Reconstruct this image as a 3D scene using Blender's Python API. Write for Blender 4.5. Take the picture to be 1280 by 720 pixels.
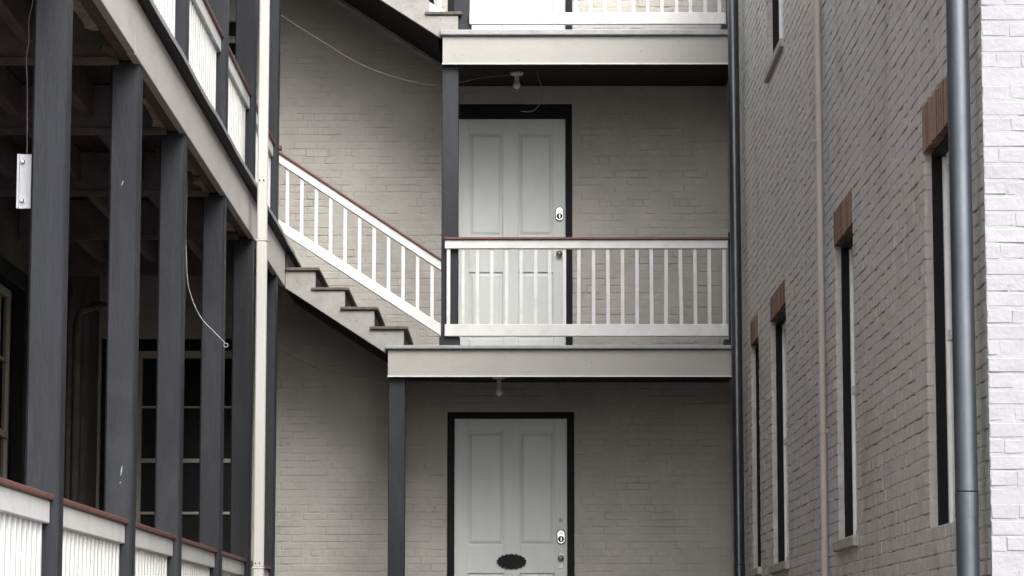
import bpy, bmesh, math, random
import numpy as np
from mathutils import Vector, Matrix

random.seed(7)
RNG = np.random.default_rng(11)
for o in list(bpy.data.objects):
    bpy.data.objects.remove(o)

# ------------------------------------------------------------------ camera, sky, sun, exposure
# The courtyard is laid out in "yard units" measured from the eye point: x right, y into the court, z above the eye.
S = 1.14           # metres per yard unit
EYE = 1.60         # eye height above the ground in metres
def W(p):
    return Vector((p[0] * S, p[1] * S, p[2] * S + EYE))

scene = bpy.context.scene
F_PX, PITCH, YAW = 3600.0, math.atan(452 / 3600.0), math.radians(0.12633)
cd = bpy.data.cameras.new('camera')
cam = bpy.data.objects.new('camera', cd)
scene.collection.objects.link(cam)
cam.location = (0, 0, EYE)
cam.rotation_euler = (math.pi / 2 + PITCH, 0, YAW)
cd.sensor_width = 36.0
cd.lens = 36.0 * F_PX / 1280.0
cd.clip_start = 0.1
cd.clip_end = 2000
scene.camera = cam

SUN_EL, SUN_AZ = math.radians(41), math.radians(158)     # azimuth clockwise from +y: behind the camera, to the right
world = bpy.data.worlds.new('World')
scene.world = world
world.use_nodes = True
wn, wl = world.node_tree.nodes, world.node_tree.links
wn.clear()
sky = wn.new('ShaderNodeTexSky')
sky.sky_type = 'NISHITA'
sky.sun_disc = False
sky.sun_elevation = SUN_EL
sky.sun_rotation = SUN_AZ
sky.air_density = 1.0
sky.dust_density = 4.0
hs = wn.new('ShaderNodeHueSaturation')                    # thin overcast: almost colourless sky
hs.inputs['Saturation'].default_value = 0.22
bg = wn.new('ShaderNodeBackground')
bg.inputs['Strength'].default_value = 0.15
wo = wn.new('ShaderNodeOutputWorld')
wl.new(sky.outputs[0], hs.inputs['Color'])
wl.new(hs.outputs[0], bg.inputs['Color'])
wl.new(bg.outputs[0], wo.inputs['Surface'])

sd = bpy.data.lights.new('sun', 'SUN')
sd.energy = 0.85
sd.angle = math.radians(40)
sd.color = (1.0, 0.97, 0.925)
sun = bpy.data.objects.new('sun', sd)
scene.collection.objects.link(sun)
to_sun = Vector((math.sin(SUN_AZ) * math.cos(SUN_EL), math.cos(SUN_AZ) * math.cos(SUN_EL), math.sin(SUN_EL)))
sun.rotation_euler = to_sun.to_track_quat('Z', 'Y').to_euler()
sun.location = W((0, 0, 12))

vs = scene.view_settings
vs.view_transform = 'Standard'
vs.look = 'None'
vs.gamma = 1.0
vs.exposure = 1.45
scene.render.engine = 'CYCLES'
scene.cycles.max_bounces = 8
scene.cycles.diffuse_bounces = 5

COL = scene.collection
# ------------------------------------------------------------------ materials
def N(nt, t, **kw):
    n = nt.nodes.new(t)
    for k, v in kw.items():
        if k in n.inputs:
            n.inputs[k].default_value = v
        else:
            setattr(n, k, v)
    return n

def material(name, col, col2=None, scale=3.0, rough=0.6, metal=0.0, bump=0.0, bump_scale=60.0, speck=None, speck_scale=40.0,
             speck_amt=0.06, stretch=(1, 1, 1), spec=0.4, stain=None, stain_amt=0.3, stain_scale=1.2):
    m = bpy.data.materials.new(name)
    m.use_nodes = True
    nt = m.node_tree
    nt.nodes.clear()
    L = nt.links.new
    out = N(nt, 'ShaderNodeOutputMaterial')
    b = N(nt, 'ShaderNodeBsdfPrincipled')
    L(b.outputs[0], out.inputs[0])
    b.inputs['Roughness'].default_value = rough
    b.inputs['Metallic'].default_value = metal
    b.inputs['Specular IOR Level'].default_value = spec
    geo = N(nt, 'ShaderNodeNewGeometry')
    mp = N(nt, 'ShaderNodeMapping')
    mp.inputs['Scale'].default_value = stretch
    L(geo.outputs['Position'], mp.inputs['Vector'])
    vec = mp.outputs[0]
    c1 = (*col, 1)
    c2 = (*(col2 or tuple(c * 0.82 for c in col)), 1)
    nz = N(nt, 'ShaderNodeTexNoise', Scale=scale, Detail=7.0, Roughness=0.62)
    L(vec, nz.inputs['Vector'])
    rp = N(nt, 'ShaderNodeValToRGB')
    rp.color_ramp.elements[0].position = 0.3
    rp.color_ramp.elements[1].position = 0.7
    rp.color_ramp.elements[0].color = c2
    rp.color_ramp.elements[1].color = c1
    L(nz.outputs['Fac'], rp.inputs[0])
    color = rp.outputs[0]
    if stain:
        n3 = N(nt, 'ShaderNodeTexNoise', Scale=stain_scale, Detail=9.0, Roughness=0.7, Distortion=0.6)
        L(vec, n3.inputs['Vector'])
        r3 = N(nt, 'ShaderNodeMapRange')
        r3.inputs['From Min'].default_value = 0.5
        r3.inputs['From Max'].default_value = 0.75
        r3.inputs['To Max'].default_value = stain_amt
        L(n3.outputs['Fac'], r3.inputs['Value'])
        mx = N(nt, 'ShaderNodeMix', data_type='RGBA')
        L(r3.outputs[0], mx.inputs[0])
        L(color, mx.inputs[6])
        mx.inputs[7].default_value = (*stain, 1)
        color = mx.outputs[2]
    if speck:
        n2 = N(nt, 'ShaderNodeTexNoise', Scale=speck_scale, Detail=3.0, Roughness=0.6)
        L(geo.outputs['Position'], n2.inputs['Vector'])
        r2 = N(nt, 'ShaderNodeMapRange')
        r2.inputs['From Min'].default_value = 0.74 - speck_amt
        r2.inputs['From Max'].default_value = 0.78 - speck_amt
        L(n2.outputs['Fac'], r2.inputs['Value'])
        mx = N(nt, 'ShaderNodeMix', data_type='RGBA')
        L(r2.outputs[0], mx.inputs[0])
        L(color, mx.inputs[6])
        mx.inputs[7].default_value = (*speck, 1)
        color = mx.outputs[2]
    L(color, b.inputs['Base Color'])
    if bump:
        nb = N(nt, 'ShaderNodeTexNoise', Scale=bump_scale, Detail=5.0, Roughness=0.6)
        L(vec, nb.inputs['Vector'])
        nb2 = N(nt, 'ShaderNodeTexNoise', Scale=bump_scale * 0.22, Detail=3.0, Roughness=0.5)
        L(vec, nb2.inputs['Vector'])
        ad = N(nt, 'ShaderNodeMath', operation='MULTIPLY_ADD')
        L(nb2.outputs['Fac'], ad.inputs[0])
        ad.inputs[1].default_value = 2.2
        L(nb.outputs['Fac'], ad.inputs[2])
        bp = N(nt, 'ShaderNodeBump', Strength=1.0, Distance=bump)
        L(ad.outputs[0], bp.inputs['Height'])
        L(bp.outputs[0], b.inputs['Normal'])
    return m

M = {}
M['rear_paint'] = material('rear_wall_paint', (0.425, 0.405, 0.368), (0.35, 0.335, 0.307), 3.2, 0.62, bump=0.003, bump_scale=45,
                           stain=(0.25, 0.238, 0.218), stain_amt=0.45, speck=(0.15, 0.11, 0.1), speck_scale=30, speck_amt=0.0)
M['side_paint'] = material('side_wall_paint', (0.58, 0.545, 0.52), (0.43, 0.402, 0.382), 18.0, 0.6, bump=0.0042, bump_scale=85,
                           stain=(0.25, 0.232, 0.215), stain_amt=0.75, stain_scale=1.7, stretch=(1, 1, 0.5), speck=(0.62, 0.6, 0.57), speck_scale=34, speck_amt=0.03)
M['white_brick'] = material('white_brick_paint', (0.302, 0.302, 0.32), (0.262, 0.262, 0.28), 4.0, 0.55, bump=0.003, bump_scale=45)
M['white'] = material('white_rail_paint', (0.67, 0.67, 0.665), (0.60, 0.60, 0.595), 6.0, 0.42, bump=0.0008, bump_scale=80,
                      stain=(0.40, 0.38, 0.34), stain_amt=0.45, stain_scale=5.0)
M['cap'] = material('red_brown_cap', (0.17, 0.072, 0.058), (0.11, 0.05, 0.042), 8.0, 0.5, bump=0.001)
M['fascia'] = material('beige_fascia_paint', (0.355, 0.345, 0.318), (0.31, 0.30, 0.278), 2.5, 0.5, bump=0.001, bump_scale=50,
                       stain=(0.36, 0.32, 0.27), stain_amt=0.45, stain_scale=2.2, speck=(0.10, 0.08, 0.06), speck_scale=17, speck_amt=-0.015)
M['gallery_fascia'] = material('gallery_fascia_lighter_tone', (0.55, 0.53, 0.505), (0.49, 0.47, 0.445), 2.5, 0.5, bump=0.0015, bump_scale=50, stretch=(1, 0.5, 1),
                       stain=(0.36, 0.31, 0.27), stain_amt=0.5, stain_scale=3.0, speck=(0.12, 0.09, 0.07), speck_scale=17, speck_amt=-0.01)  # base colour set lighter than the balcony fascia
M['stringer'] = material('worn_grey_stringer_paint', (0.31, 0.305, 0.285), (0.25, 0.245, 0.228), 6.0, 0.6, bump=0.002, stain=(0.17, 0.155, 0.135), stain_amt=0.55, stain_scale=5.0)
M['slate'] = material('slate_post_paint', (0.027, 0.029, 0.035), (0.018, 0.0195, 0.024), 5.0, 0.5, bump=0.0012, bump_scale=60,
                      stretch=(1, 1, 0.25), stain=(0.055, 0.058, 0.062), stain_amt=0.5, stain_scale=4, spec=0.22)
M['dark'] = material('dark_frame_paint', (0.011, 0.011, 0.013), (0.008, 0.008, 0.009), 5.0, 0.6, bump=0.001, spec=0.15)
M['floor_edge'] = material('grey_floor_edge', (0.33, 0.34, 0.35), (0.24, 0.245, 0.25), 9.0, 0.5, bump=0.0015)
M['floor_wood'] = material('dark_porch_boards', (0.075, 0.062, 0.054), (0.045, 0.037, 0.033), 6.0, 0.7, bump=0.003, stretch=(1, 1, 1))
M['dark_wood'] = material('shade_dark_boards', (0.030, 0.025, 0.022), (0.02, 0.016, 0.014), 6.0, 0.8, bump=0.002, spec=0.15)  # near-black; part of the shade under balconies and stairs is in this colour
M['joist'] = material('weathered_joist_paint', (0.19, 0.165, 0.155), (0.11, 0.095, 0.088), 5.0, 0.7, bump=0.003,
                      stain=(0.05, 0.04, 0.035), stain_amt=0.7, stain_scale=2.0)
M['tread'] = material('worn_tread_wood', (0.135, 0.112, 0.094), (0.07, 0.056, 0.047), 9.0, 0.75, bump=0.003, stretch=(3, 0.6, 1))
M['door'] = material('pale_door_paint', (0.62, 0.645, 0.635), (0.56, 0.58, 0.57), 2.0, 0.42, bump=0.0006, bump_scale=70,
                     stain=(0.47, 0.47, 0.44), stain_amt=0.4, stain_scale=3.0, stretch=(1.5, 1, 0.5))
M['door_cool'] = M['door']
M['red_brick'] = material('bare_red_brick', (0.25, 0.115, 0.075), (0.15, 0.07, 0.05), 14.0, 0.8, bump=0.004, speck=(0.4, 0.36, 0.32),
                          speck_scale=22, speck_amt=0.06)
M['brown_brick'] = material('bare_brown_brick', (0.17, 0.09, 0.066), (0.10, 0.056, 0.044), 14.0, 0.85, bump=0.004, speck=(0.36, 0.33, 0.30), speck_scale=20, speck_amt=0.07)
M['dull_brick'] = material('bare_dull_red_brick', (0.31, 0.17, 0.125), (0.19, 0.105, 0.08), 12.0, 0.85, bump=0.004, speck=(0.42, 0.39, 0.35), speck_scale=24, speck_amt=0.08)
M['mortar'] = material('old_mortar', (0.50, 0.45, 0.41), None, 12.0, 0.9, bump=0.004)
M['sash'] = material('white_sash_paint', (0.82, 0.82, 0.81), (0.72, 0.72, 0.70), 9.0, 0.45, bump=0.001)
M['dim_sash'] = material('cream_sash_paint', (0.44, 0.40, 0.35), (0.36, 0.33, 0.29), 9.0, 0.5, bump=0.001)
M['stone'] = material('sill_stone', (0.44, 0.42, 0.38), (0.30, 0.28, 0.25), 14.0, 0.8, bump=0.005, bump_scale=30)
M['glass'] = material('dark_window_glass', (0.012, 0.013, 0.015), None, 1.0, 0.06, spec=0.6)
M['steel'] = material('blue_grey_pipe', (0.12, 0.132, 0.152), (0.08, 0.088, 0.102), 7.0, 0.40, metal=0.8, bump=0.0010, bump_scale=30,
                      stretch=(1, 1, 0.3), stain=(0.14, 0.145, 0.15), stain_amt=0.4, stain_scale=5)
M['steel_far'] = material('dark_grey_pipe', (0.14, 0.15, 0.165), (0.095, 0.10, 0.11), 7.0, 0.3, metal=0.9, bump=0.0006, stretch=(1, 1, 0.3))
M['beige_pipe'] = material('beige_conduit', (0.47, 0.42, 0.37), (0.40, 0.355, 0.31), 6.0, 0.5, bump=0.0008, stretch=(1, 1, 0.3))
M['downspout'] = material('white_downspout', (0.52, 0.52, 0.495), (0.46, 0.46, 0.435), 4.0, 0.4, bump=0.0008, stretch=(1, 1, 0.2),
                          stain=(0.48, 0.46, 0.40), stain_amt=0.5, stain_scale=3)
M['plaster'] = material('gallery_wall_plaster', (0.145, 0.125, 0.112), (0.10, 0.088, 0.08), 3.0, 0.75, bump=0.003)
M['pale_wood'] = material('splintered_pale_wood', (0.42, 0.36, 0.27), (0.22, 0.17, 0.13), 12.0, 0.85, bump=0.004)
M['brown_wood'] = material('brown_soffit_wood', (0.16, 0.115, 0.10), (0.10, 0.07, 0.062), 8.0, 0.75, bump=0.003)
M['zinc'] = material('zinc_plate', (0.55, 0.56, 0.60), (0.46, 0.47, 0.5), 10.0, 0.4, metal=0.6, bump=0.0005)
M['chrome'] = material('chrome_lock', (0.75, 0.75, 0.76), None, 6.0, 0.22, metal=0.85)
M['black'] = material('black_iron', (0.008, 0.008, 0.009), None, 6.0, 0.55, spec=0.2)
M['brass'] = material('tarnished_brass', (0.30, 0.26, 0.18), None, 9.0, 0.4, metal=0.7)
M['bulb'] = material('frosted_bulb_glass', (0.80, 0.79, 0.76), None, 4.0, 0.3)
M['ceramic'] = material('white_ceramic', (0.66, 0.64, 0.60), None, 4.0, 0.4)
M['wire'] = material('pale_wire', (0.34, 0.315, 0.28), None, 8.0, 0.5)
M['white_wire'] = material('white_wire', (0.55, 0.56, 0.58), None, 8.0, 0.5)
M['fleck'] = material('pale_blue_paint_scrape', (0.34, 0.42, 0.45), (0.12, 0.13, 0.15), 60.0, 0.6)
M['ground'] = material('brick_paved_ground', (0.11, 0.095, 0.085), (0.07, 0.062, 0.055), 1.5, 0.85, bump=0.01, bump_scale=14)
M['roof'] = material('roof_metal', (0.16, 0.16, 0.165), None, 2.0, 0.6)

# ------------------------------------------------------------------ object helpers
ORIGIN = {}
def props(o, label=None, cat=None, group=None, kind=None):
    if label: o['label'] = label
    if cat: o['category'] = cat
    if group: o['group'] = group
    if kind: o['kind'] = kind
    return o

def thing(name, base, label, cat, group=None):
    e = bpy.data.objects.new(name, None)
    e.empty_display_size = 0.2
    COL.objects.link(e)
    e.location = W(base)
    ORIGIN[e] = W(base)
    return props(e, label, cat, group)

class MB:
    def __init__(s):
        s.v, s.f = [], []
    def add(s, v, f):
        k = len(s.v)
        s.v += [tuple(p) for p in v]
        s.f += [tuple(i + k for i in q) for q in f]
        return s
    def box(s, x0, x1, y0, y1, z0, z1):
        v = [(x0, y0, z0), (x1, y0, z0), (x1, y1, z0), (x0, y1, z0), (x0, y0, z1), (x1, y0, z1), (x1, y1, z1), (x0, y1, z1)]
        return s.add(v, [(3, 2, 1, 0), (4, 5, 6, 7), (0, 1, 5, 4), (1, 2, 6, 5), (2, 3, 7, 6), (3, 0, 4, 7)])
    def slab(s, poly, y0, y1):                 # polygon of (x, z) pushed along y
        n = len(poly)
        v = [(x, y0, z) for x, z in poly] + [(x, y1, z) for x, z in poly]
        f = [tuple(range(n)), tuple(range(2 * n - 1, n - 1, -1))]
        f += [(i, (i + 1) % n + 0, (i + 1) % n + n, i + n)[::-1] for i in range(n)]
        return s.add(v, f)
    def frustum(s, x0, x1, z0, z1, ya, yb, inset):   # raised field, base at ya, face at yb
        v = [(x0, ya, z0), (x1, ya, z0), (x1, ya, z1), (x0, ya, z1),
             (x0 + inset, yb, z0 + inset), (x1 - inset, yb, z0 + inset), (x1 - inset, yb, z1 - inset), (x0 + inset, yb, z1 - inset)]
        return s.add(v, [(4, 5, 6, 7), (0, 1, 5, 4), (1, 2, 6, 5), (2, 3, 7, 6), (3, 0, 4, 7)])
    def tube(s, pts, r, n=8):
        pts = [Vector(p) for p in pts]
        base = len(s.v)
        for i, p in enumerate(pts):
            t = (pts[min(i + 1, len(pts) - 1)] - pts[max(i - 1, 0)]).normalized()
            a = Vector((0, 1, 0)) if abs(t.y) < 0.9 else Vector((1, 0, 0))
            u = t.cross(a).normalized()
            w = t.cross(u)
            rr = r[i] if isinstance(r, (list, tuple)) else r
            for k in range(n):
                q = p + (u * math.cos(2 * math.pi * k / n) + w * math.sin(2 * math.pi * k / n)) * rr
                s.v.append(tuple(q))
        for i in range(len(pts) - 1):
            for k in range(n):
                s.f.append((base + i * n + k, base + i * n + (k + 1) % n, base + (i + 1) * n + (k + 1) % n, base + (i + 1) * n + k))
        s.f.append(tuple(base + k for k in range(n))[::-1])
        s.f.append(tuple(base + (len(pts) - 1) * n + k for k in range(n)))
        return s
    def build(s, name, mat, parent=None, bev=0.0, smooth=False, seg=1):
        o0 = ORIGIN.get(parent, Vector((0, 0, 0)))
        me = bpy.data.meshes.new(name)
        me.from_pydata([W(p) - o0 for p in s.v], [], s.f)
        if bev or smooth:
            bm = bmesh.new()
            bm.from_mesh(me)
            bmesh.ops.recalc_face_normals(bm, faces=bm.faces)
            if bev:
                bmesh.ops.bevel(bm, geom=list(bm.edges), offset=bev * S, segments=seg, affect='EDGES', profile=0.6, clamp_overlap=True)
            bm.to_mesh(me)
            bm.free()
        if smooth:
            for p in me.polygons:
                p.use_smooth = True
        me.materials.append(mat)
        o = bpy.data.objects.new(name, me)
        COL.objects.link(o)
        if parent is not None:
            o.parent = parent
        ORIGIN[o] = o0
        return o

def box(name, mat, parent, x0, x1, y0, y1, z0, z1, bev=0.003):
    return MB().box(x0, x1, y0, y1, z0, z1).build(name, mat, parent, bev)

def again(o, dx, dy, dz, parent=None):         # a copy of one part, moved, sharing its mesh
    c = o.copy()
    COL.objects.link(c)
    c.parent = parent or o.parent
    c.location = o.location + Vector((dx, dy, dz)) * S
    ORIGIN[c] = ORIGIN[o]
    return c

def project(p):
    x, y, z = p
    sy, cy_ = math.sin(YAW), math.cos(YAW)
    r = x * cy_ + y * sy
    g = -x * sy + y * cy_
    d = g * math.cos(PITCH) + z * math.sin(PITCH)
    u = -g * math.sin(PITCH) + z * math.cos(PITCH)
    return 640 + F_PX * r / d, 360 - F_PX * u / d, d

# smooth value noise for mortar relief
def vnoise(a, b, seed):
    def h(i, j):
        q = np.sin(i * 127.1 + j * 311.7 + seed * 74.7) * 43758.5453
        return q - np.floor(q)
    i, j = np.floor(a), np.floor(b)
    fa, fb = a - i, b - j
    fa, fb = fa * fa * (3 - 2 * fa), fb * fb * (3 - 2 * fb)
    return (h(i, j) * (1 - fa) + h(i + 1, j) * fa) * (1 - fb) + (h(i, j + 1) * (1 - fa) + h(i + 1, j + 1) * fa) * fb

# ------------------------------------------------------------------ brick walls
COURSE, LONG, GAP = 0.0592, 0.186, 0.0075
FACES9 = [(0, 1, 2, 3), (0, 4, 5, 1), (1, 5, 6, 2), (2, 6, 7, 3), (3, 7, 4, 0), (4, 8, 9, 5), (5, 9, 10, 6), (6, 10, 11, 7), (7, 11, 8, 4)]
def brick_shape(L, H, depth, jit, rng, bev=0.005):
    """front face, rounded arris and sides of one brick in (u, v, n)"""
    c = np.array([(0, 0), (L, 0), (L, H), (0, H)], float)
    e = rng.uniform(-1, 1, (4, 2)) * jit
    outer = c + e
    mid = np.array([L / 2, H / 2])
    b = bev * rng.uniform(0.7, 1.5, (4, 1))
    inner = outer + np.sign(mid - c) * b
    v = np.zeros((12, 3))
    v[0:4, :2] = inner
    v[0:4, 2] = rng.uniform(-1, 1, 4) * jit * 0.8
    v[4:8, :2] = outer
    v[4:8, 2] = -bev * 1.1
    v[8:12, :2] = outer
    v[8:12, 2] = -depth
    return v

def lay_wall(part_parent, to_xyz, u0, u1, v0, v1, openings, paint, seed, jit, proud, joint, n_single, score, base_shift=0.0, cell=0.03, headers=6, pits=1.5, bev=.004, vgap=3.4):
    """openings: (ua, ub, va, vb). Returns the mortar sheet; the bricks become children of part_parent."""
    rng = np.random.default_rng(seed)
    axes = np.array([np.array(to_xyz(1, 0, 0)) - np.array(to_xyz(0, 0, 0)), np.array(to_xyz(0, 1, 0)) - np.array(to_xyz(0, 0, 0)),
                     np.array(to_xyz(0, 0, 1)) - np.array(to_xyz(0, 0, 0))])
    o0 = np.array(to_xyz(0, 0, 0))
    # --- mortar sheet with uneven depth, left out at the openings
    def lines(a, b, cuts):
        t = list(np.linspace(a, b, int((b - a) / cell) + 1))
        t = [q for q in t if all(abs(q - c) > cell * 0.4 for c in cuts)] + [c for c in cuts if a < c < b]
        return np.array(sorted(set(t)))
    us = lines(u0, u1, [o[0] for o in openings] + [o[1] for o in openings])
    vls = lines(v0, v1, [o[2] for o in openings] + [o[3] for o in openings])
    uu, vv = np.meshgrid(us, vls)
    nz = vnoise(uu * 9, vv * 16, seed) * 0.6 + vnoise(uu * 31, vv * 50, seed + 3) * 0.4
    nz2 = vnoise(uu * 14, vv * 21, seed + 9)
    nn = -joint * (0.35 + 0.9 * np.clip(nz - 0.25, 0, 1) ** 1.3 + pits * np.clip(nz2 - 0.66, 0, 1) ** 0.7)
    P = o0 + uu[..., None] * axes[0] + vv[..., None] * axes[1] + nn[..., None] * axes[2]
    nu = len(us)
    faces = []
    for j in range(len(vls) - 1):
        vc = (vls[j] + vls[j + 1]) / 2
        for i in range(nu - 1):
            uc = (us[i] + us[i + 1]) / 2
            if any(o[0] < uc < o[1] and o[2] < vc < o[3] for o in openings):
                continue
            a = j * nu + i
            faces.append((a, a + 1, a + nu + 1, a + nu))
    mb = MB()
    mb.v = [tuple(p) for p in P.reshape(-1, 3)]
    mb.f = faces
    for (a, b, c, d) in openings:             # mortar lining of the reveals, just behind the brick ends
        for (p, q) in (((a - .003, c), (a - .003, d)), ((b + .003, c), (b + .003, d)), ((a, d + .003), (b, d + .003)), ((a, c - .003), (b, c - .003))):
            quad = [o0 + p[0] * axes[0] + p[1] * axes[1] - .004 * axes[2], o0 + q[0] * axes[0] + q[1] * axes[1] - .004 * axes[2],
                    o0 + q[0] * axes[0] + q[1] * axes[1] - .13 * axes[2], o0 + p[0] * axes[0] + p[1] * axes[1] - .13 * axes[2]]
            mb.add(quad, [(0, 1, 2, 3)])
    mortar = mb.build('mortar_joints', paint, part_parent)
    # --- bricks
    cells = []
    k = 0
    v = v0
    while v + COURSE * 0.5 < v1:
        h = COURSE - GAP
        vc = v + COURSE / 2
        spans = [(u0, u1)]
        for (a, b, c, d) in openings:
            if c < vc < d:
                ns = []
                for (p, q) in spans:
                    if b <= p or a >= q: ns.append((p, q)); continue
                    if a > p: ns.append((p, a))
                    if b < q: ns.append((b, q))
                spans = ns
        unit = LONG / 2 if (headers and k % headers == headers - 1) else LONG
        off = (unit / 2 if k % 2 else 0) + base_shift + rng.uniform(-.012, .012)
        for (p, q) in spans:
            cuts = [p]
            t = u0 - unit + off % unit
            while t < q:
                if t > p + .045 and t < q - .045: cuts.append(t + rng.uniform(-.008, .008))
                t += unit
            cuts.append(q)
            for a, b in zip(cuts[:-1], cuts[1:]):
                deep = any(c < vc < d and (abs(a - ob) < 1e-4 or abs(b - oa) < 1e-4) for (oa, ob, c, d) in openings)
                edge = abs(a - u0) < 1e-4 or abs(b - u1) < 1e-4
                deep = deep or any(abs(v + COURSE - c) < COURSE and oa < (a + b) / 2 < ob for (oa, ob, c, d) in openings) \
                    or any(abs(v - d) < COURSE * .8 and oa < (a + b) / 2 < ob for (oa, ob, c, d) in openings)
                ga = 0.0 if abs(a - p) < 1e-6 else GAP / vgap
                gb = 0.0 if abs(b - q) < 1e-6 else GAP / vgap
                cells.append((a + ga, b - gb, v + rng.uniform(-.002, .002), h, 0.1 if deep else 0.02))
        v += COURSE
        k += 1
    sc = []
    for i, (a, b, v_, h, dp) in enumerate(cells):
        c = o0 + (a + b) / 2 * axes[0] + (v_ + h / 2) * axes[1]
        px, py, d = project(c)
        s_ = 0.0
        if 0 < px < 1280 and 0 < py < 720:
            pa, pb = project(o0 + a * axes[0] + v_ * axes[1]), project(o0 + b * axes[0] + (v_ + h) * axes[1])
            s_ = score(abs(pb[0] - pa[0]) * h * F_PX / d, c)
        sc.append(s_)
    order = sorted(range(len(cells)), key=lambda i: -sc[i])
    single = set(i for i in order[:n_single] if sc[i] > 0)
    bv, bf = [], []
    pool = {}
    origin = ORIGIN[part_parent]
    for i, (a, b, v_, h, dp) in enumerate(cells):
        pr = rng.normal(0, proud)
        if i in single:
            key = (round((b - a) / .01), dp, int(rng.integers(0, 5)))
            if key not in pool:
                bs = brick_shape(b - a, h, dp, jit, rng, bev)
                me = bpy.data.meshes.new('brick')
                me.from_pydata([tuple((p[0] * axes[0] + p[1] * axes[1] + p[2] * axes[2]) * S) for p in bs], [], FACES9)
                me.materials.append(paint)
                pool[key] = me
            o = bpy.data.objects.new('brick', pool[key])
            COL.objects.link(o)
            o.parent = part_parent
            o.location = W(o0 + a * axes[0] + v_ * axes[1] + pr * axes[2]) - origin
        else:
            bs = brick_shape(b - a, h, dp, jit, rng, bev)
            bs[:, 2] += pr
            n0 = len(bv) * 12
            bv.append(o0 + (bs[:, :1] + a) * axes[0] + (bs[:, 1:2] + v_) * axes[1] + bs[:, 2:] * axes[2])
            bf.append(np.array([q for q in FACES9]) + n0)
    if bv:
        mb = MB()
        mb.v = [tuple(p) for p in np.concatenate(bv)]
        mb.f = [tuple(int(t) for t in q) for q in np.concatenate(bf)]
        o = mb.build('brickwork', paint, part_parent)
        props(o, kind='stuff')
    return mortar

GZ = -EYE / S                     # ground level in yard units
FL1, FL2, FL3 = -0.15, 2.31, 4.771   # floors of the rear building
YB = 23.2                         # rear wall face
XR = 1.71                         # side wall face
XG = -3.4                         # wall behind the gallery

# ------------------------------------------------------------------ ground
g = MB().add([(-400, -300, GZ), (400, -300, GZ), (400, 700, GZ), (-400, 700, GZ)], [(0, 1, 2, 3)]).build('ground', M['ground'])
props(g, kind='structure')

# ------------------------------------------------------------------ rear building
rear = thing('brick_building', (-0.8, YB, GZ), 'rear building of grey painted brick closing the courtyard, with three pale panelled doors', 'building')
D_L, D_R = -0.515, 0.393
doors = [  # opening x0, x1, z0, z1, door x0, x1, z top
    (-0.573, 0.451, FL1, 1.904, -0.515, 0.393, 1.852),
    (-0.583, 0.440, FL2, 4.431, -0.525, 0.386, 4.311),
    (-0.580, 0.444, FL3, 6.86, -0.522, 0.390, 6.77)]
G_OPEN = [(-3.38, -2.16, -0.12, 2.50), (-3.38, -2.16, 3.07, 5.15)]
ops = [(d[0], d[1], d[2], d[3]) for d in doors] + G_OPEN
ops = [(a, b, c, min(d, 6.35)) for a, b, c, d in ops]
def rear_score(area, c):
    x, y, z = c
    ok = (0.35 < z < 1.80 and x > -1.98) or (2.3 < z < 4.1 and x > 0.45)
    if x < -2.0 or (-1.01 < x < -0.85 and z < 2): return 0
    return area * (1.0 if ok else 0.2)
lay_wall(rear, lambda u, v, n: (u, YB - n, v), -3.4, 1.74, -0.62, 6.40, ops, M['rear_paint'], 21, 0.0013, 0.0010, 0.0030, 300, rear_score, pits=5.0, bev=.0032)
MB().box(-7.5, 6.0, YB + .14, YB + 4, GZ, 6.7).build('wall_core', M['plaster'], rear)
MB().box(-3.4, 1.74, YB - .002, YB + .14, 6.41, 6.7).build('parapet', M['rear_paint'], rear)
MB().box(-3.4, 1.74, YB - .002, YB + .14, GZ, -0.63).build('foundation', M['rear_paint'], rear)
MB().box(-7.6, 6.1, YB - .05, YB + 4.1, 6.7, 6.76).build('roof', M['roof'], rear)

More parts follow.
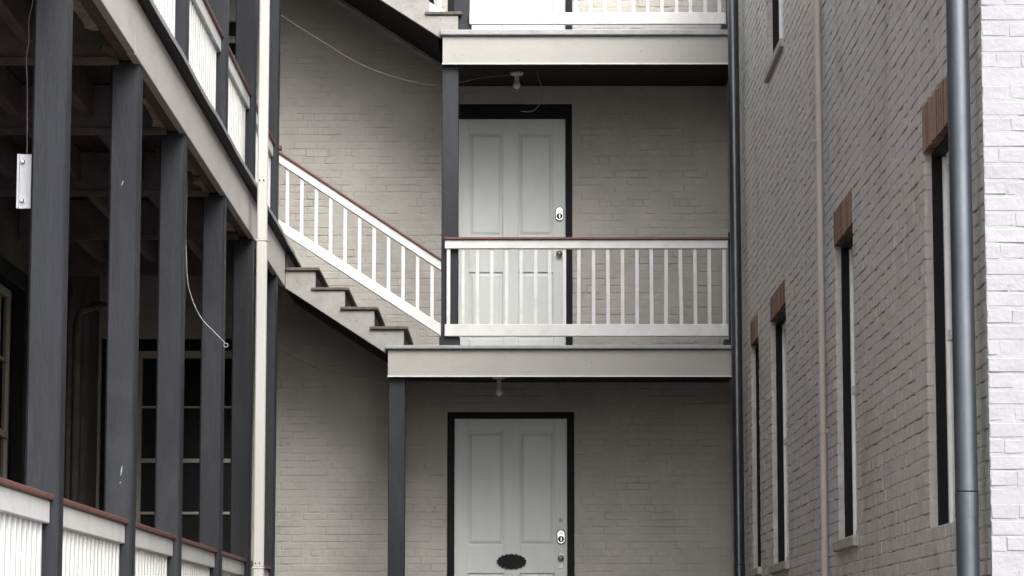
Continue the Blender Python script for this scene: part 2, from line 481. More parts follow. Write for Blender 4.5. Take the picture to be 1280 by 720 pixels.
def make_door(d, lock_z, knob_z, panels, peep=None, ornament=None, stub=False):
    ox0, ox1, oz0, oz1, x0, x1, zt = d
    zb = oz0 + .012
    fr = MB()
    fr.box(ox0 + .001, x0 - .002, YB - .004, YB + .10, oz0, oz1 - .001)
    fr.box(x1 + .002, ox1 - .001, YB - .004, YB + .10, oz0, oz1 - .001)
    fr.box(x0 - .002, x1 + .002, YB - .002, YB + .10, zt + .003, oz1 - .001)
    fr.build('door_frame', M['dark'], rear, 0.002)
    yf, yr = YB + .030, YB + .044           # door face and bottom of the panel recess
    m = MB()
    px = sorted(set([p[0] for p in panels] + [p[1] for p in panels]))
    # stiles and rails around the recessed panels
    m.box(x0, px[0], yf, YB + .085, zb, zt)
    m.box(px[1], px[2], yf, YB + .085, zb, zt)
    m.box(px[3], x1, yf, YB + .085, zb, zt)
    for (a, b) in ((px[0], px[1]), (px[2], px[3])):
        zs = sorted([(p[2], p[3]) for p in panels if abs(p[0] - a) < 1e-6])
        z = zb
        for (c, e) in zs:
            m.box(a, b, yf, YB + .085, z, c)
            z = e
        m.box(a, b, yf, YB + .085, z, zt)
        m.box(a, b, yr, YB + .08, zb + .01, zt - .01)
    door = m.build('door', M['door'], rear, 0.0025)
    for (a, b, c, e) in panels:
        p = MB().frustum(a + .012, b - .012, c + .012, e - .012, yr - .0005, yf + .004, .022)
        p.build('panel', M['door'], door)
    def knob(x, z, r, mat, name, plate=None):
        mb = MB()
        prof = [(0.35, 0), (0.35, .4), (.9, .7), (1.0, 1.0), (.8, 1.4), (.3, 1.6)]
        mb.tube([(x, yf - q[1] * r * 1.3, z) for q in prof], [q[0] * r for q in prof], 12)
        mb.build(name, mat, door, smooth=True)
        if plate:
            w, h = plate
            MB().box(x - w / 2, x + w / 2, yf - .006, yf + .002, z - h * .62, z + h * .38).build('knob_plate', M['zinc'], door, .002)
    if lock_z:
        lx = x1 - .050
        def oval(r1, r2, h2, y0, y1, name, mat, zc=lock_z):
            pts = []
            for k in range(20):
                a = 2 * math.pi * k / 20
                pts.append((lx + r1 * math.cos(a), zc + r2 * math.sin(a) + (h2 if math.sin(a) > 0 else -h2)))
            MB().slab(pts, y0, y1).build(name, mat, door, .001)
        oval(.036, .034, .026, yf - .008, yf + .002, 'lock_rim', M['black'])
        oval(.030, .028, .025, yf - .016, yf - .004, 'lock_plate', M['chrome'])
        MB().tube([(lx, yf - .012, lock_z - .018), (lx, yf - .034, lock_z - .018)], [.026, .022], 14).build('lock_dial', M['black'], door)
        MB().box(lx - .004, lx + .006, yf - .042, yf - .03, lock_z - .036, lock_z - .004).build('thumb_turn', M['chrome'], door, .001)
        for r_ in range(2):
            for k in range(4):
                MB().box(lx - .019 + k * .010, lx - .012 + k * .010, yf - .0185, yf - .015, lock_z + .020 + r_ * .013, lock_z + .028 + r_ * .013).build('lock_button', M['zinc'], door)
    if knob_z:
        knob(x1 - .052, knob_z, .026, M['brass'], 'door_knob', (.044, .13) if ornament else None)
    if knob_z and not ornament:
        MB().box(x1 - .030, x1 - .022, yf - .003, yf + .001, knob_z - .062, knob_z - .034).build('keyhole', M['black'], door)
    if peep:
        MB().tube([(x1 - .052, yf + .001, peep), (x1 - .052, yf - .008, peep)], [.017, .013], 12).build('peephole', M['brass'], door)
    if ornament:
        ex, ez = ornament
        pts = []
        for k in range(72):
            a = 2 * math.pi * k / 72
            q = 1 + .13 * abs(math.sin(a * 9)) ** .7
            pts.append((ex + .108 * q * math.cos(a), ez + .056 * q * math.sin(a)))
        MB().slab(pts, yf - .010, yf + .001).build('oval_plaque', M['black'], door)
        bd = MB()
        for k in range(18):
            a = 2 * math.pi * (k + .5) / 18
            cx_, cz_ = ex + .100 * math.cos(a), ez + .050 * math.sin(a)
            bd.tube([(cx_, yf - .009, cz_), (cx_, yf - .014, cz_), (cx_, yf - .016, cz_)], [.0075, .006, .002], 8)
        bd.build('plaque_border', M['slate'], door, smooth=True)
    return door
xa, xb, xc, xd = -.408, -.117, .012, .292
make_door(doors[0], .899, .726, [(xa, xb, .835, 1.748), (xc, xd, .835, 1.748), (xa, xb, .03, .608), (xc, xd, .03, .608)], peep=1.034, ornament=(-.055, .701))
xa, xb, xc, xd = -.400, -.127, .002, .282
make_door(doors[1], 3.524, 3.195, [(xa, xb, 3.345, 4.195), (xc, xd, 3.345, 4.195), (xa, xb, 2.50, 3.046), (xc, xd, 2.50, 3.046)])
make_door(doors[2], 5.98, 5.66, [(xa, xb, 5.81, 6.65), (xc, xd, 5.81, 6.65), (xa, xb, 5.06 - .035, 5.51), (xc, xd, 5.06 - .035, 5.51)])

# tall glazed doors at the end of the gallery, set back in the rear wall
def glazed_end(z0, z1, bars):
    y0 = YB + .085
    MB().box(-3.379, -3.13, y0 - .03, y0 + .04, z0, z1).build('shutter', M['dark'], rear, .003)
    f = MB()
    f.box(-3.128, -3.055, y0, y0 + .045, z0, z1)
    f.box(-2.215, -2.161, y0, y0 + .045, z0, z1)
    f.box(-3.055, -2.215, y0, y0 + .045, z1 - .06, z1)
    f.box(-3.055, -2.215, y0, y0 + .045, z0, z0 + .2)
    f.box(-2.57, -2.535, y0 + .004, y0 + .045, z0 + .2, z1 - .06)
    w = f.build('window', M['dim_sash'], rear, .003)
    for z, t in bars:
        MB().box(-3.055, -2.57, y0 + .006, y0 + .04, z - t, z + t).build('glazing_bar', M['dim_sash'], w)
        MB().box(-2.535, -2.215, y0 + .006, y0 + .04, z - t, z + t).build('glazing_bar', M['dim_sash'], w)
    zs = [z0 + .2] + [b[0] for b in bars][::-1] + [z1 - .06]
    for a, b in zip(zs[:-1], zs[1:]):
        for (p, q) in ((-3.055, -2.57), (-2.535, -2.215)):
            MB().add([(p, y0 + .03, a), (q, y0 + .03, a), (q, y0 + .03 + RNG.uniform(-.002, .002), b), (p, y0 + .03, b)], [(0, 1, 2, 3)]).build('pane', M['glass'], w)
    MB().box(-3.379, -2.161, y0 - .03, y0 + .04, z1 + .001, z1 + .13).build('transom', M['dark'], rear, .003)
glazed_end(-.11, 2.41, [(1.952, .008), (1.518, .016), (1.094, .010), (.62, .008)])
glazed_end(3.08, 5.02, [(4.85, .008), (4.6, .016), (4.1, .010), (3.6, .008)])

# ------------------------------------------------------------------ side building (right)
side = thing('brick_building', (2.2, 16, GZ), 'long grey painted brick building on the right with red brick window heads', 'building')
YC = 10.43                       # near corner
wins = [  # far y, near y, bottom, head, lintel height, projecting sill
    (12.0, 11.17, 0.50, 2.08, .195, 0),
    (15.43, 14.575, 0.575, 2.165, .185, 1),
    (19.41, 18.30, 0.56, 2.205, .16, 1),
    (21.07, 20.385, 0.58, 2.215, .17, 1),
    (19.37, 18.24, 3.91, 5.42, .19, 1)]
ops = [(w[1], w[0], w[2], w[3]) for w in wins]
lint = [(w[1], w[0], w[3], w[3] + w[4]) for w in wins]
merged = [(a, b, c, e[3]) for (a, b, c, d), e in zip(ops, lint)]
lay_wall(side, lambda u, v, n: (XR - n, u, v), YC + .022, YB - .005, -0.5, 5.72, merged, M['side_paint'], 5, 0.0014, 0.0007, 0.0040, 300, lambda a, c: a, cell=.022, pits=10.0, bev=.0024, vgap=9.0)
core = MB()
core.box(XR + .13, 7, YC + .1, YB + .1, GZ, 5.9)
core.build('wall_core', M['plaster'], side)
MB().box(XR - .002, XR + .13, YC, YB + .1, 5.72, 5.9).build('parapet', M['side_paint'], side)
MB().box(XR - .002, XR + .13, YC, YB + .1, GZ, -.505).build('foundation', M['side_paint'], side)
MB().box(XR - .1, 7.1, YC - .08, YB - .06, 5.9, 5.96).build('roof', M['roof'], side)
# white end face towards the viewer
fw = MB().box(XR + .004, 7, YC + .05, YC + .099, GZ, 5.9).build('front_wall', M['white_brick'], side)
lay_wall(fw, lambda u, v, n: (u, YC + .004 - n, v), XR - .001, 2.75, -0.3, 3.4, [], M['white_brick'], 9, 0.0016, 0.0009, 0.0030, 300, lambda a, c: a, pits=3.0, bev=.003)
MB().box(2.751, 7, YC - .001, YC + .05, GZ, 5.9).build('plain_front', M['white_brick'], fw)
MB().box(XR + .005, 2.75, YC - .001, YC + .05, 3.405, 5.9).build('plain_front', M['white_brick'], fw)
MB().box(XR + .005, 2.75, YC - .001, YC + .05, GZ, -.305).build('plain_front', M['white_brick'], fw)

def side_window(yf, yn, z0, z1, lh, sill):
    # white sash, dark box frame, lintel of soldier bricks, sill
    n0, n1 = .034, .082
    m = MB()
    xs = XR + n1 - .004
    m.box(XR + .075, xs + .03, yf - .052, yf - .0225, z0, z1 - .022)
    m.box(xs + .012, xs + .03, yf - .117, yf - .052, z0, z1 - .022)
    m.box(xs, xs + .03, yn + .022, yn + .022 + .05, z0, z1 - .022)
    m.box(xs, xs + .03, yn + .072, yf - .117, z0, z0 + .06)
    m.box(xs, xs + .03, yn + .072, yf - .117, z1 - .075, z1 - .022)
    zm = z0 + (z1 - z0) * .50
    m.box(xs - .008, xs + .03, yn + .072, yf - .117, zm - .022, zm + .022)
    w = m.build('window', M['sash'], side, .002)
    c = MB()
    c.box(XR + n0, XR + n1 + .03, yf - .021, yf - .0005, z0, z1 - .001)
    c.box(XR + n0, XR + n1 + .03, yn + .0005, yn + .021, z0, z1 - .001)
    c.box(XR + n0, XR + n1 + .03, yn + .021, yf - .021, z1 - .021, z1 - .001)
    c.build('box_frame', M['dark'], w, .002)
    for (a, b) in ((z0 + .06, zm - .022), (zm + .022, z1 - .075)):
        x_ = xs + .018
        MB().add([(x_, yn + .072, a), (x_, yf - .117, a), (x_, yf - .117, b), (x_, yn + .072, b)], [(0, 1, 2, 3)]).build('pane', M['glass'], w)
    if sill:
        s_ = MB().box(XR - .028, XR + .10, yn - .035, yf + .05, z0 - .058, z0 - .001)
        s_.build('sill', M['stone'], w, .006)
    else:
        MB().box(XR + .012, XR + .10, yn + .001, yf - .001, z0 - .03, z0 - .001).build('sill', M['stone'], w, .004)
    back = MB().box(XR - .0022, XR + .12, yn + .002, yf - .002, z1 + .002, z1 + lh - .002).build('lintel', M['mortar'], side)
    nb = max(9, round((yf - yn) / .062))
    wd = (yf - yn) / nb
    for k in range(nb):
        a = yn + k * wd
        pr = abs(RNG.normal(0, .0006))
        MB().box(XR - .003 - pr, XR + .06, a + .0065, a + wd - .0065, z1 - .001 + RNG.uniform(-.003, .003), z1 + lh - .004 + RNG.uniform(-.004, .003)).build('brick', M[('red_brick', 'brown_brick', 'dull_brick')[int(RNG.integers(0, 3))]], back, .0012)
for w in wins:
    side_window(*w)

# ------------------------------------------------------------------ railings
def railing(parent, p0, p1, z_cap, z_top, z_rail, zb_top, zb_bot, outer, axis, first, pitch, cap_over=.018, thick=.055, bal=.028):
    """level railing along axis 'x' (outer = front y) or 'y' (outer = x of the face towards the court)"""
    s = 1 if axis == 'x' else -1
    def bx(mb, a, b, d0, d1, z0, z1):
        if axis == 'x': mb.box(a, b, outer + d0, outer + d1, z0, z1)
        else: mb.box(outer - d1, outer - d0, a, b, z0, z1)
    m = MB()
    bx(m, p0, p1, 0, thick, z_rail, z_top)
    bx(m, p0, p1, .004, thick - .004, zb_bot, zb_top)
    r = m.build('railing', M['white'], parent, .004)
    c = MB()
    bx(c, p0 - .004, p1 + .004, -cap_over, thick + cap_over, z_top + .001, z_cap)
    c.build('cap', M['cap'], r, .004)
    n = int((p1 - first - bal) / pitch) + 1
    b0 = None
    for k in range(n):
        a = first + k * pitch
        if b0 is None:
            b = MB()
            d = (thick - bal) / 2
            bx(b, a, a + bal, d, d + bal, zb_top - .004, z_rail + .004)
            b0 = b.build('baluster', M['white'], r, .002)
        else:
            j = RNG.uniform(-.002, .002)
            q = again(b0, k * pitch + j if axis == 'x' else 0, 0 if axis == 'x' else k * pitch + j, 0)
            tilt = Matrix.Rotation(RNG.normal(0, .0035), 3, 'Y' if axis == 'x' else 'X')   # none stands quite plumb
            ctr = sum((Vector(c_) for c_ in b0.bound_box), Vector()) / 8
            q.rotation_euler = tilt.to_euler()
            q.location += ctr - tilt @ ctr
    return r

# ------------------------------------------------------------------ rear balconies
YF = 21.94                       # fascia face
def balcony(label, x0, x1, z_floor, z_edge, z_fas, post, post_z, rail_x0, bal_first, rail_dz):
    t = thing('balcony', ((x0 + x1) / 2, YF, z_floor), label, 'balcony', 'rear balconies')
    box('fascia', M['fascia'], t, x0 + .008, x1, YF, YF + .04, z_fas, z_edge - .003, .003)
    box('drip_strip', M['white'], t, x0 + .006, x1 + .001, YF - .005, YF + .006, z_fas - .004, z_fas + .006, .001)
    box('floor_edge', M['floor_edge'], t, x0 - .012, x1 + .004, YF - .035, YF + .05, z_edge, z_floor, .006)
    for k in range(8):
        nx = RNG.uniform(x0 + .06, x1 - .06)
        dz = RNG.uniform(.03, z_edge - z_fas - .03)
        MB().tube([(nx, YF + .001, z_fas + dz), (nx, YF - .0012, z_fas + dz)], RNG.uniform(.0025, .0045), 6).build('nail_head', M['brown_wood'], t)
    ny = 9
    w = (YB - YF - .06) / ny
    for k in range(ny):
        box('floor_board', M['floor_edge'], t, x0 + .012, x1 - .002, YF + .052 + k * w, YF + .052 + (k + 1) * w - .006, z_edge + .006, z_floor - .004, .002)
    for k in range(7):
        a = x0 + .03 + k * (x1 - x0 - .11) / 6
        box('joist', M['floor_wood'], t, a, a + .04, YF + .042, YB - .006, z_fas + .085, z_edge + .004, .002)
    for k in range(ny):
        box('ceiling_board', M['dark_wood'], t, x0 + .012, x1 - .002, YF + .044 + k * w, YF + .044 + (k + 1) * w - .004, z_fas + .068, z_fas + .083, .001)  # dark boards added to deepen the shade under the balcony
    pa, pb = post
    box('post', M['slate'], t, pa, pb, 22.0, 22.128, post_z[0], post_z[1], .005)
    if post_z[0] >= z_floor:
        box('post_base', M['slate'], t, pa - .014, pb + .014, 21.985, 22.14, z_floor + .001, z_floor + .075, .006)
    zz = rail_dz + z_floor
    railing(t, rail_x0, 1.612, zz + .838, zz + .819, zz + .751, zz + .167, zz + .074, 21.945, 'x', bal_first, .1115)
    box('end_post', M['slate'], t, 1.622, 1.672, 21.97, 22.06, z_floor + .001, zz + .885, .003)
    box('end_post_base', M['slate'], t, 1.578, 1.68, 21.955, 22.08, z_floor + .001, z_floor + .05, .004)
    return t
b2 = balcony('middle balcony with white baluster railing and beige fascia in front of the second pale door', -1.007, 1.698, FL2, 2.281, 2.073,
             (-.593, -.463), (FL2 + .001, 4.52), -.566, -.551, 0)
b3 = balcony('upper balcony at the top edge of the picture, bright white railing over a cream fascia', -.596, 1.698, FL3, 4.728, 4.506,
             (-.504, -.379), (FL3 + .001, 7.0), -.380, -.345, -.022)
# the post under the lower balcony
t = thing('porch_post', (-.93, 22.06, FL1), 'dark slate square post carrying the left end of the middle balcony', 'post')
box('shaft', M['slate'], t, -.995, -.867, 22.0, 22.128, FL1 + .001, 2.072, .005)
# raised porch below the ground-floor door
t = thing('porch', (.33, 22, GZ), 'raised grey porch floor below the lowest pale door, beneath the picture edge', 'porch')
box('floor_slab', M['floor_edge'], t, -1.02, 1.66, YF - .03, YB - .004, FL1 - .06, FL1, .005)
box('base', M['rear_paint'], t, -1.0, 1.64, YF, YB - .01, GZ, FL1 - .062, .005)

# ------------------------------------------------------------------ stairs
RISE, RUN = 0.1515, 0.227
def stair(label, x_first, z_floor, n, x_slab, x_end, y_rail_top):
    """x_first: nosing of the lowest tread; the flight climbs to the left"""
    t = thing('staircase', (x_first, 22.5, z_floor), label, 'staircase', 'courtyard stair flights')
    tr = [(x_first - RUN * k, z_floor + RISE * (k + 1)) for k in range(n)]
    for y0 in (21.955, 23.06):
        p = [(x_slab - .004, z_floor - .06), (x_slab - .004, z_floor + .001), (x_first - .03, z_floor + .001)]
        for k, (x, z) in enumerate(tr):
            p.append((x - .03, z - .03))
            p.append(((x - .03 - RUN) if k < n - 1 else x_end, z - .03))
        zl = z_floor - .06 + (x_slab - .004 - x_end) * RISE / RUN * .975
        p.append((x_end, zl))
        MB().slab(p, y0, y0 + .042).build('stringer', M['stringer'], t, .002)
        if y0 < 22:
            t_n = [(x_, z_ - .06 - .05 * (i_ % 2)) for i_, (x_, z_) in enumerate([(q[0] - .09 - RUN * .35, q[1]) for q in tr])]
            for (nx, nz_) in t_n:
                MB().tube([(nx, y0 + .001, nz_), (nx, y0 - .001, nz_)], .004, 6).build('nail_head', M['black'], t)
    for k, (x, z) in enumerate(tr):
        x_l = max(x - RUN - .062, x_end)
        box('tread', M['tread'], t, x_l, x, 21.93 + RNG.uniform(-.006, .006), 23.14, z - .027, z - RNG.uniform(0, .004), .005)
        box('riser', M['floor_wood'], t, x - .055, x - .037, 21.99, 23.07, z - RISE + .001 if k == 0 else z - RISE - .001, z - .03, .001)  # dark board colour stands in for the shade on the risers
    xa_, xb_ = x_slab - .03, x_end
    sl = lambda x_: z_floor - .06 + (x_slab - .004 - x_) * RISE / RUN * .975 + .012
    MB().slab([(xa_, sl(xa_)), (xa_, sl(xa_) + .012), (xb_, sl(xb_) + .012), (xb_, sl(xb_))], 21.99, YB - .006).build('soffit', M['dark_wood'], t)  # dark panel added to block light leaks and blacken the stair underside
    return t, tr
lo, tr = stair('lower stair flight with worn brown treads climbing left from the middle balcony to the gallery', -.848, FL2, 4, -1.007, -1.792, 0)
up, tru = stair('upper stair flight, only its cut stringer foot showing above the middle balcony', -.437, FL3, 6, -.596, -1.792, 0)

def sloped_rail(t, xl, xr, ztl, ztr, first, pitch, y0):
    """rail falling to the right; ztl and ztr are the cap heights at its two ends"""
    th = .055
    def bar(a, b, name, mat, par, ya, yb, bev):
        return MB().slab([(xl, ztl + a), (xr, ztr + a), (xr, ztr + b), (xl, ztl + b)], ya, yb).build(name, mat, par, bev)
    m = MB()
    m.slab([(xl, ztl - .094), (xr, ztr - .094), (xr, ztr - .019), (xl, ztl - .019)], y0, y0 + th)
    m.slab([(xl, ztl - .620), (xr, ztr - .601), (xr, ztr - .509), (xl, ztl - .532)], y0 + .003, y0 + th - .003)
    r = m.build('railing', M['white'], t, .004)
    bar(-.018, 0, 'cap', M['cap'], r, y0 - .016, y0 + th + .016, .003)
    x = first
    while x < xr - .02:
        f = (x + .014 - xl) / (xr - xl)
        zc = ztl + (ztr - ztl) * f
        zb = (ztl - .532) + ((ztr - .509) - (ztl - .532)) * f
        MB().box(x, x + .027, y0 + .014, y0 + .041, zb - .012, zc - .082).build('baluster', M['white'], r, .002)
        x += pitch
    return r
box('riser', M['floor_wood'], lo, -1.800, -1.784, 21.998, 23.15, 2.76, 3.043, .001)
sloped_rail(lo, -1.866, -.596, 3.838, 2.992, -1.80, .1122, 21.995)
sloped_rail(up, -1.80, -.51, 2.992 + 2.461 - .05 + .858, 2.992 + 2.461 - .05, -1.75, .1122, 21.995)
box('newel_cap', M['cap'], lo, -1.868, -1.835, 21.98, 22.06, 3.842, 3.876, .004)

# ------------------------------------------------------------------ gallery house (left)
gal = thing('gallery_house', (-2.6, 15.6, GZ), 'left house with open two-storey gallery of slate posts, white railings and beige fascia', 'building')
Y0 = 7.6
GF1, GF2, GF3 = -0.12, 3.07, 5.83
POSTS = [9.22, 11.30, 13.47, 15.35, 17.475, 19.37, 21.28]
PX0, PX1, PD = -1.938, -1.803, 0.138
# house wall with openings for two sash windows
wy0, wy1, wz0, wz1 = 17.75, 19.72, 0.25, 2.56
hw = MB()
hw.box(-7.5, XG, Y0, wy0, GZ, 5.95)
hw.box(-7.5, XG, wy1, YB + .1, GZ, 5.95)
hw.box(-7.5, XG, wy0, wy1, wz1, 5.95)
hw.box(-7.5, XG, wy0, wy1, GZ, wz0)
hw.box(-7.5, XG - .25, wy0, wy1, wz0, wz1)
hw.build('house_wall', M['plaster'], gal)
MB().box(-7.6, XG + .05, Y0 - .1, YB - .02, 5.95, 6.02).build('roof', M['roof'], gal)
c = MB()
c.box(XG - .06, XG + .02, wy1 - .13, wy1, wz0, wz1)
c.box(XG - .06, XG + .02, wy0, wy0 + .13, wz0, wz1)
c.box(XG - .06, XG + .02, wy0 + .13, wy1 - .13, wz1 - .12, wz1)
c.build('window_casing', M['dark'], gal, .004)
m = MB()
a0, a1, e0, e1 = wy0 + .13, wy1 - .13, wz0, wz1 - .12
xs = XG - .075
m.box(xs - .03, xs, a0, a0 + .06, e0, e1); m.box(xs - .03, xs, a1 - .06, a1, e0, e1)
m.box(xs - .03, xs, a0 + .06, a1 - .06, e1 - .06, e1); m.box(xs - .03, xs, a0 + .06, a1 - .06, e0, e0 + .08)
m.box(xs - .03, xs + .008, a0 + .06, a1 - .06, 1.42, 1.47)
gw = m.build('window', M['dim_sash'], gal, .003)
for k in range(1, 5):
    y = a0 + .06 + k * (a1 - a0 - .12) / 5
    MB().box(xs - .026, xs - .003, y - .011, y + .011, e0 + .08, e1 - .06).build('glazing_bar', M['dim_sash'], gw)
for z in (.85, 1.95):
    MB().box(xs - .024, xs - .005, a0 + .06, a1 - .06, z - .010, z + .010).build('glazing_bar', M['dim_sash'], gw)
for k in range(5):
    ya = a0 + .06 + k * (a1 - a0 - .12) / 5
    for za, zb in ((e0 + .08, 1.42), (1.47, e1 - .06)):
        MB().add([(xs - .02, ya, za), (xs - .02, ya + (a1 - a0 - .12) / 5, za), (xs - .02, ya + (a1 - a0 - .12) / 5, zb), (xs - .02, ya, zb)], [(0, 1, 2, 3)]).build('pane', M['glass'], gw)
# corner boards and pipes on the house wall
box('corner_board', M['joist'], gal, XG, XG + .03, 22.3, 22.48, GF1, 2.75, .003)
MB().tube([(XG + .045, 21.75, GF1), (XG + .045, 21.75, 2.45), (XG + .06, 21.82, 2.56), (XG + .20, 21.9, 2.62), (XG + .3, 22.2, 2.66)], .03, 8).build('wall_pipe', M['joist'], gal, smooth=True)
MB().tube([(XG + .03, 21.5, GF1), (XG + .03, 21.5, 2.9)], .02, 8).build('wall_pipe', M['joist'], gal, smooth=True)

# floors
def deck(z, edge):
    w = .118
    x = XG + .004
    while x < -1.80 - w:
        box('floor_board', M['floor_wood'], gal, x, x + w - .005, Y0, YB - .004, z - .026, z - .002, .002)
        x += w
    box('floor_edge', M['floor_edge'], gal, x, -1.745, Y0, YB - .004, z - .022, z, .004)
deck(GF1, 0); deck(GF2, 0); deck(GF3, 0)
# wavy torn edge strip of flashing on the gallery floor edge
m = MB()
ys = np.linspace(Y0, 22.2, 160)
for i in range(len(ys) - 1):
    d0, d1 = [-.742 - 1 + .003 * math.sin(y * 3.1) + .004 * vnoise(np.array(y * 6.0), np.array(.5), 4) for y in ys[i:i + 2]]
    k = [(-1.7435, ys[i], GF2 - .024), (-1.7435, ys[i + 1], GF2 - .024), (d1, ys[i + 1], GF2 - .026), (d0, ys[i], GF2 - .026),
         (-1.7435, ys[i], GF2 + .004), (-1.7435, ys[i + 1], GF2 + .004), (d1, ys[i + 1], GF2 + .003), (d0, ys[i], GF2 + .003)]
    m.add(k, [(4, 5, 6, 7), (2, 3, 7, 6)])
m.build('flashing', M['floor_edge'], gal)
box('underside_strip', M['dark'], gal, -1.832, -1.7445, Y0, 22.9, GF2 - .031, GF2 - .0235, .001)  # dark strip added so the lit underside of the overhang reads black
# fascias: boards butted end to end
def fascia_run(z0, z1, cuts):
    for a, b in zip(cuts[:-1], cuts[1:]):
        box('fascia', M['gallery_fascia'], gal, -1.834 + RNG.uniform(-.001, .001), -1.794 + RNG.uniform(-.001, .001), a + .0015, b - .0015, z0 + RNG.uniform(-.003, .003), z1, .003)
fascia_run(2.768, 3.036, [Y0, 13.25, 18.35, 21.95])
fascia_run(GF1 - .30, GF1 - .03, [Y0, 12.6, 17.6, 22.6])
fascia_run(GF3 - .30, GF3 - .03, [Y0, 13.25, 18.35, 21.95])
box('beam', M['brown_wood'], gal, -1.895, -1.836, Y0, 22.2, 2.785, 3.043, .004)
box('beam', M['brown_wood'], gal, -1.895, -1.836, Y0, 22.2, GF3 - .285, GF3 - .027, .004)
# splintered remains of the soffit along the beam
rng = np.random.default_rng(3)
y = Y0 + .4
while y < 21.2:
    ln = rng.uniform(.25, .8)
    n = 7
    yy = np.linspace(y, y + ln, n)
    inner = -1.915 - rng.uniform(.0, .055, n)
    zc = 2.782 + rng.uniform(-.006, .006)
    v, f = [], []
    for i in range(n):
        for (x_, z_) in ((-1.897, zc), (inner[i], zc + rng.uniform(-.012, .012)), (inner[i], zc + .018), (-1.897, zc + .018)):
            v.append((x_, yy[i], z_))
    for i in range(n - 1):
        for k in range(4):
            f.append((i * 4 + k, i * 4 + (k + 1) % 4, i * 4 + 4 + (k + 1) % 4, i * 4 + 4 + k))
    f += [(0, 1, 2, 3), tuple((n - 1) * 4 + k for k in range(4))]
    MB().add(v, f).build('soffit_splinter', M['pale_wood'] if rng.random() < .7 else M['brown_wood'], gal)
    y += ln + rng.uniform(.05, .5)
# posts, cross beams, joists, railings bay by bay
post_lo = post_up = None
for i, py in enumerate(POSTS):
    if post_lo is None:
        post_lo = box('post', M['slate'], gal, PX0, PX1, py, py + PD, GF1 + .001, 2.784, .009)
        post_up = box('post', M['slate'], gal, PX0, PX1, py, py + PD, GF2 + .001, GF3 - .29, .005)
        beam0 = box('cross_beam', M['joist'], gal, XG + .002, -1.897, py + .01, py + .075, 2.79, 3.04, .003)
        led0 = box('ledger', M['joist'], gal, XG + .004, -1.90, py - .012, py + .012, 2.762, 2.80, .002)
    else:
        d = py - POSTS[0]
        for o in (post_lo, post_up, beam0, led0):
            again(o, 0, d, 0)
for (x, zc) in ((-2.33, 2.86), (-2.72, 2.86), (-3.1, 2.86)):
    for a, b in zip(POSTS[:-1], POSTS[1:]):
        box('joist', M['joist'], gal, x - .03, x + .03, a + .077, b + .008, zc, 3.04, .003)
cap1, cap2 = 0.603, 3.775
for a, b in zip(POSTS[:-1], POSTS[1:]):
    for zc, zf in ((cap1, GF1), (cap2, GF2)):
        railing(gal, a + PD + .001, b - .001, zc, zc - .024, zc - .114, zf + .15, zf + .06, -1.836, 'y', a + PD + .045, .1125, cap_over=.016, thick=.07, bal=.034)
# piers and base wall under the gallery
for py in POSTS[::2]:
    box('pier', M['rear_paint'], gal, -2.05, -1.80, py - .05, py + .2, GZ, GF1 - .31, .006)
box('base_wall', M['rear_paint'], gal, XG, -2.2, Y0, YB - .02, GZ, GF1 - .03, .004)
# scraped paint on the second visible post
for (x, z, w, h) in ((-1.876, 2.192, .004, .013), (-1.857, .83, .0035, .028), (-1.861, .775, .003, .004)):
    pts = [(x + w * math.cos(2 * math.pi * k / 9) * random.uniform(.6, 1.1) + (.35 * h * math.sin(2 * math.pi * k / 9) if h < .02 else .1 * h * math.sin(2 * math.pi * k / 9)),
            z + h * math.sin(2 * math.pi * k / 9) * random.uniform(.8, 1.1)) for k in range(9)]
    MB().slab(pts, 13.468, 13.4705).build('paint_scrape', M['fleck'], gal)

# ------------------------------------------------------------------ pipes
t = thing('downspout', (-1.69, 18.9, GF1 - .5), 'white square downspout running down the left gallery in front of its fascia', 'downspout')
dsx0, dsx1, dsy0, dsy1 = -1.734, -1.663, 18.87, 18.92
zs = [GZ + .05, 0.53, 2.69, 5.80]
for a, b in zip(zs[:-1], zs[1:]):
    box('pipe_length', M['downspout'], t, dsx0 + (.002 if a > 1 else 0), dsx1 - (.002 if a > 1 else 0), dsy0 + (.002 if a > 1 else 0), dsy1, a + .001, b, .008)
for z in (.53, 2.69, 5.0):
    box('joint_band', M['downspout'], t, dsx0 - .004, dsx1 + .004, dsy0 - .004, dsy1 + .003, z - .006, z + .006, .002)
for z in (.56, 3.09):
    for dx in (.018, .045):
        MB().tube([(dsx0 + dx, dsy0 + .003, z), (dsx0 + dx, dsy0 - .004, z)], .005, 8).build('rivet', M['black'], t)

def pipe(name, label, x, y, r, z0, z1, mat, joints, cat='pipe', group=None, brackets=(), lean=(0, 0)):
    t = thing(name, (x, y, z0), label, cat, group)
    n = 8
    MB().tube([(x + lean[0] * k / n, y + lean[1] * k / n, z0 + (z1 - z0) * k / n) for k in range(n + 1)], r, 28).build('tube', mat, t, smooth=True)
    for z in joints:
        f = (z - z0) / (z1 - z0)
        cx, cy = x + lean[0] * f, y + lean[1] * f
        MB().tube([(cx, cy, z - .09), (cx, cy, z - .002), (cx, cy, z), (cx, cy, z + .002)], [r * 1.035, r * 1.045, r * 1.045, r], 28).build('coupling', mat, t)
        MB().tube([(cx, cy, z + .001), (cx, cy, z + .007)], r * 1.008, 28).build('seam', M['black'], t)
    for z in brackets:
        b = MB()
        b.box(x - r * 1.1, XR + .004, y - .006, y + .006, z - .012, z + .012)
        b.tube([(x, y, z - .01), (x, y, z + .01)], r * 1.12, 20)
        b.build('bracket', mat, t, .001)
    return t
pipe('drainpipe', 'thick blue-grey metal drainpipe at the near end of the right wall', 1.632, 10.50, .0415, GZ + .03, 5.85, M['steel'], (.566, 4.2),
     group='round drainpipes on the right wall')
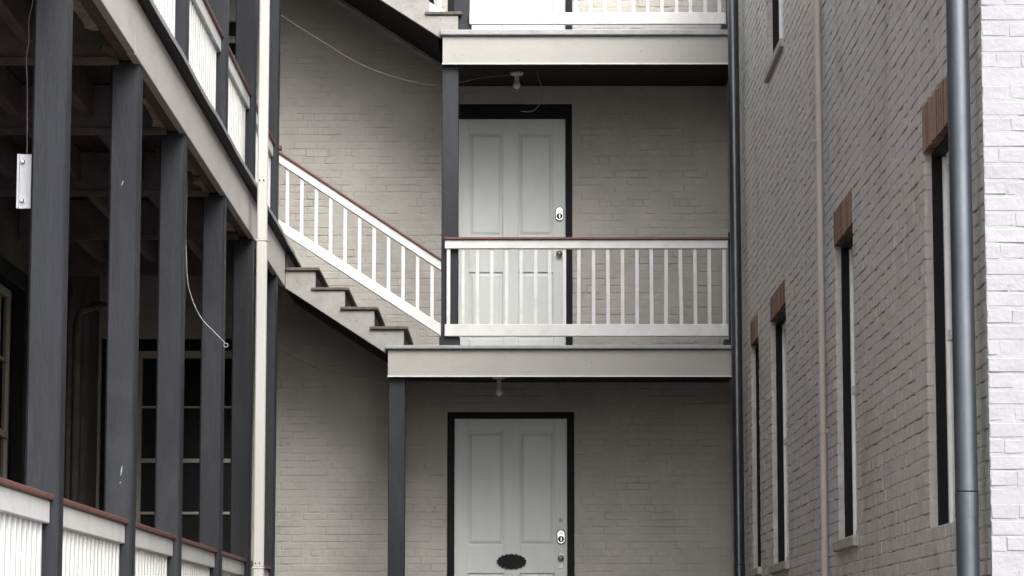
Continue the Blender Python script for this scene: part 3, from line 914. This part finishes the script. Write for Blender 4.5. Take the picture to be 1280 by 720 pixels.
pipe('drainpipe', 'dark grey metal drainpipe in the far right corner beside the balconies', 1.642, 21.46, .0415, GZ + .03, 5.85, M['steel_far'], (.62, 5.6),
     group='round drainpipes on the right wall', lean=(-.012, 0))
cnd = pipe('conduit', 'thin beige conduit running straight up the middle of the right brick wall', 1.684, 15.9, .0195, GZ + .03, 5.8, M['beige_pipe'], (), 'pipe',
           brackets=(5.2, 1.2))
MB().tube([(1.668, 15.89, 2.822), (1.645, 15.885, 2.822), (1.640, 15.885, 2.812)], [.012, .012, .006], 8).build('bracket', M['zinc'], cnd)

# ------------------------------------------------------------------ lamps, wires, plate
def bulb(label, x, y, z_top, drop):
    t = thing('light_fixture', (x, y, z_top), label, 'light', 'bare bulbs under the balconies')
    MB().tube([(x, y, z_top), (x, y, z_top - .012), (x, y, z_top - .022), (x, y, z_top - .03)], [.05, .055, .048, .02], 18).build('ceiling_rose', M['ceramic'], t, smooth=True)
    MB().tube([(x, y, z_top - .02), (x, y, z_top - .03 - drop)], [.017, .019], 12).build('lamp_holder', M['ceramic'], t, smooth=True)
    zb = z_top - .03 - drop
    prof = [(.014, .0), (.018, -.012), (.027, -.03), (.030, -.043), (.026, -.058), (.014, -.068), (.002, -.071)]
    MB().tube([(x, y, zb + p[1]) for p in prof], [p[0] for p in prof], 16).build('bulb', M['bulb'], t, smooth=True)
    return t
bulb('bare white bulb in a ceramic holder under the upper balcony', -.012, 22.6, 4.574, .035)
bulb('dim bare bulb in the dark under the middle balcony', -.151, 22.6, 2.141, .06)

def smooth_pts(p, n=6):
    out = []
    P = [Vector(q) for q in p]
    for i in range(len(P) - 1):
        p0, p1, p2, p3 = P[max(i - 1, 0)], P[i], P[i + 1], P[min(i + 2, len(P) - 1)]
        for k in range(n):
            s_ = k / n
            out.append(0.5 * ((2 * p1) + (p2 - p0) * s_ + (2 * p0 - 5 * p1 + 4 * p2 - p3) * s_ ** 2 + (3 * p1 - p0 - 3 * p2 + p3) * s_ ** 3))
    out.append(P[-1])
    return out
def wire(name, label, pts, r, mat, cat='wire'):
    o = MB().tube(smooth_pts(pts), r, 6).build(name, mat, smooth=True)
    return props(o, label, cat)
wire('cable', 'pale cable sagging across the upper wall from the gallery to the upper bulb',
     [(-1.93, 22.5, 5.04), (-1.578, 22.5, 4.815), (-1.258, 22.5, 4.621), (-.94, 22.5, 4.504), (-.622, 22.5, 4.446), (-.304, 22.52, 4.510), (-.06, 22.58, 4.546)], .0024, M['wire'], 'cable')
wire('cable', 'thin pale cable drooping along the shaded wall below the lower stair',
     [(-1.95, 22.9, 2.40), (-1.648, 22.9, 2.245), (-1.392, 22.9, 2.18), (-1.072, 22.9, 2.135), (-.6, 22.8, 2.11), (-.18, 22.6, 2.08)], .004, M['wire'], 'cable')
wire('wire', 'short curl of loose wire hanging beside the upper bulb',
     [(.155, 22.6, 4.60), (.155, 22.6, 4.543), (.193, 22.6, 4.433), (.18, 22.6, 4.329), (.11, 22.6, 4.258), (.02, 22.6, 4.258)], .003, M['wire'])
lp = [(-1.726 + .012 * math.cos(a), 16.9, 1.782 + .012 * math.sin(a)) for a in np.linspace(2.2, 8.2, 12)]
wire('wire', 'loose white wire with a looped end hanging between the gallery posts',
     [(-1.97, 16.95, 2.8), (-1.972, 16.92, 2.5), (-1.966, 16.9, 2.313), (-1.949, 16.9, 2.122), (-1.881, 16.9, 1.956), (-1.794, 16.9, 1.861), (-1.735, 16.9, 1.80)] + lp, .0017, M['white_wire'])
wire('wire', 'thin pale wire hanging down beside the nearest gallery post',
     [(-1.975, 11.5, 2.79), (-1.979, 11.5, 2.628), (-1.994, 11.5, 2.545), (-1.992, 11.5, 2.462), (-2.0, 11.5, 2.379), (-1.994, 11.5, 2.263), (-1.989, 11.5, 1.96)], .0022, M['wire'])

t = thing('metal_bracket', (-1.98, 11.42, 1.75), 'pale zinc bracket plate with two bolts on the nearest gallery post', 'bracket')
m = MB()
m.box(-2.008, -1.9385, 11.405, 11.411, 1.752, 1.975)
m.box(-2.012, -2.0, 11.397, 11.411, 1.752, 1.975)
m.build('plate', M['zinc'], t, .002)
for z in (1.785, 1.943):
    MB().tube([(-1.988, 11.406, z), (-1.988, 11.394, z), (-1.988, 11.39, z)], [.010, .010, .006], 6).build('bolt', M['chrome'], t)
    MB().tube([(-1.988, 11.406, z - .001), (-1.988, 11.403, z - .001)], .014, 12).build('washer', M['zinc'], t)

# every part of one look shares sensible names; make sure nothing is left hidden
for o in scene.objects:
    o.hide_render = False
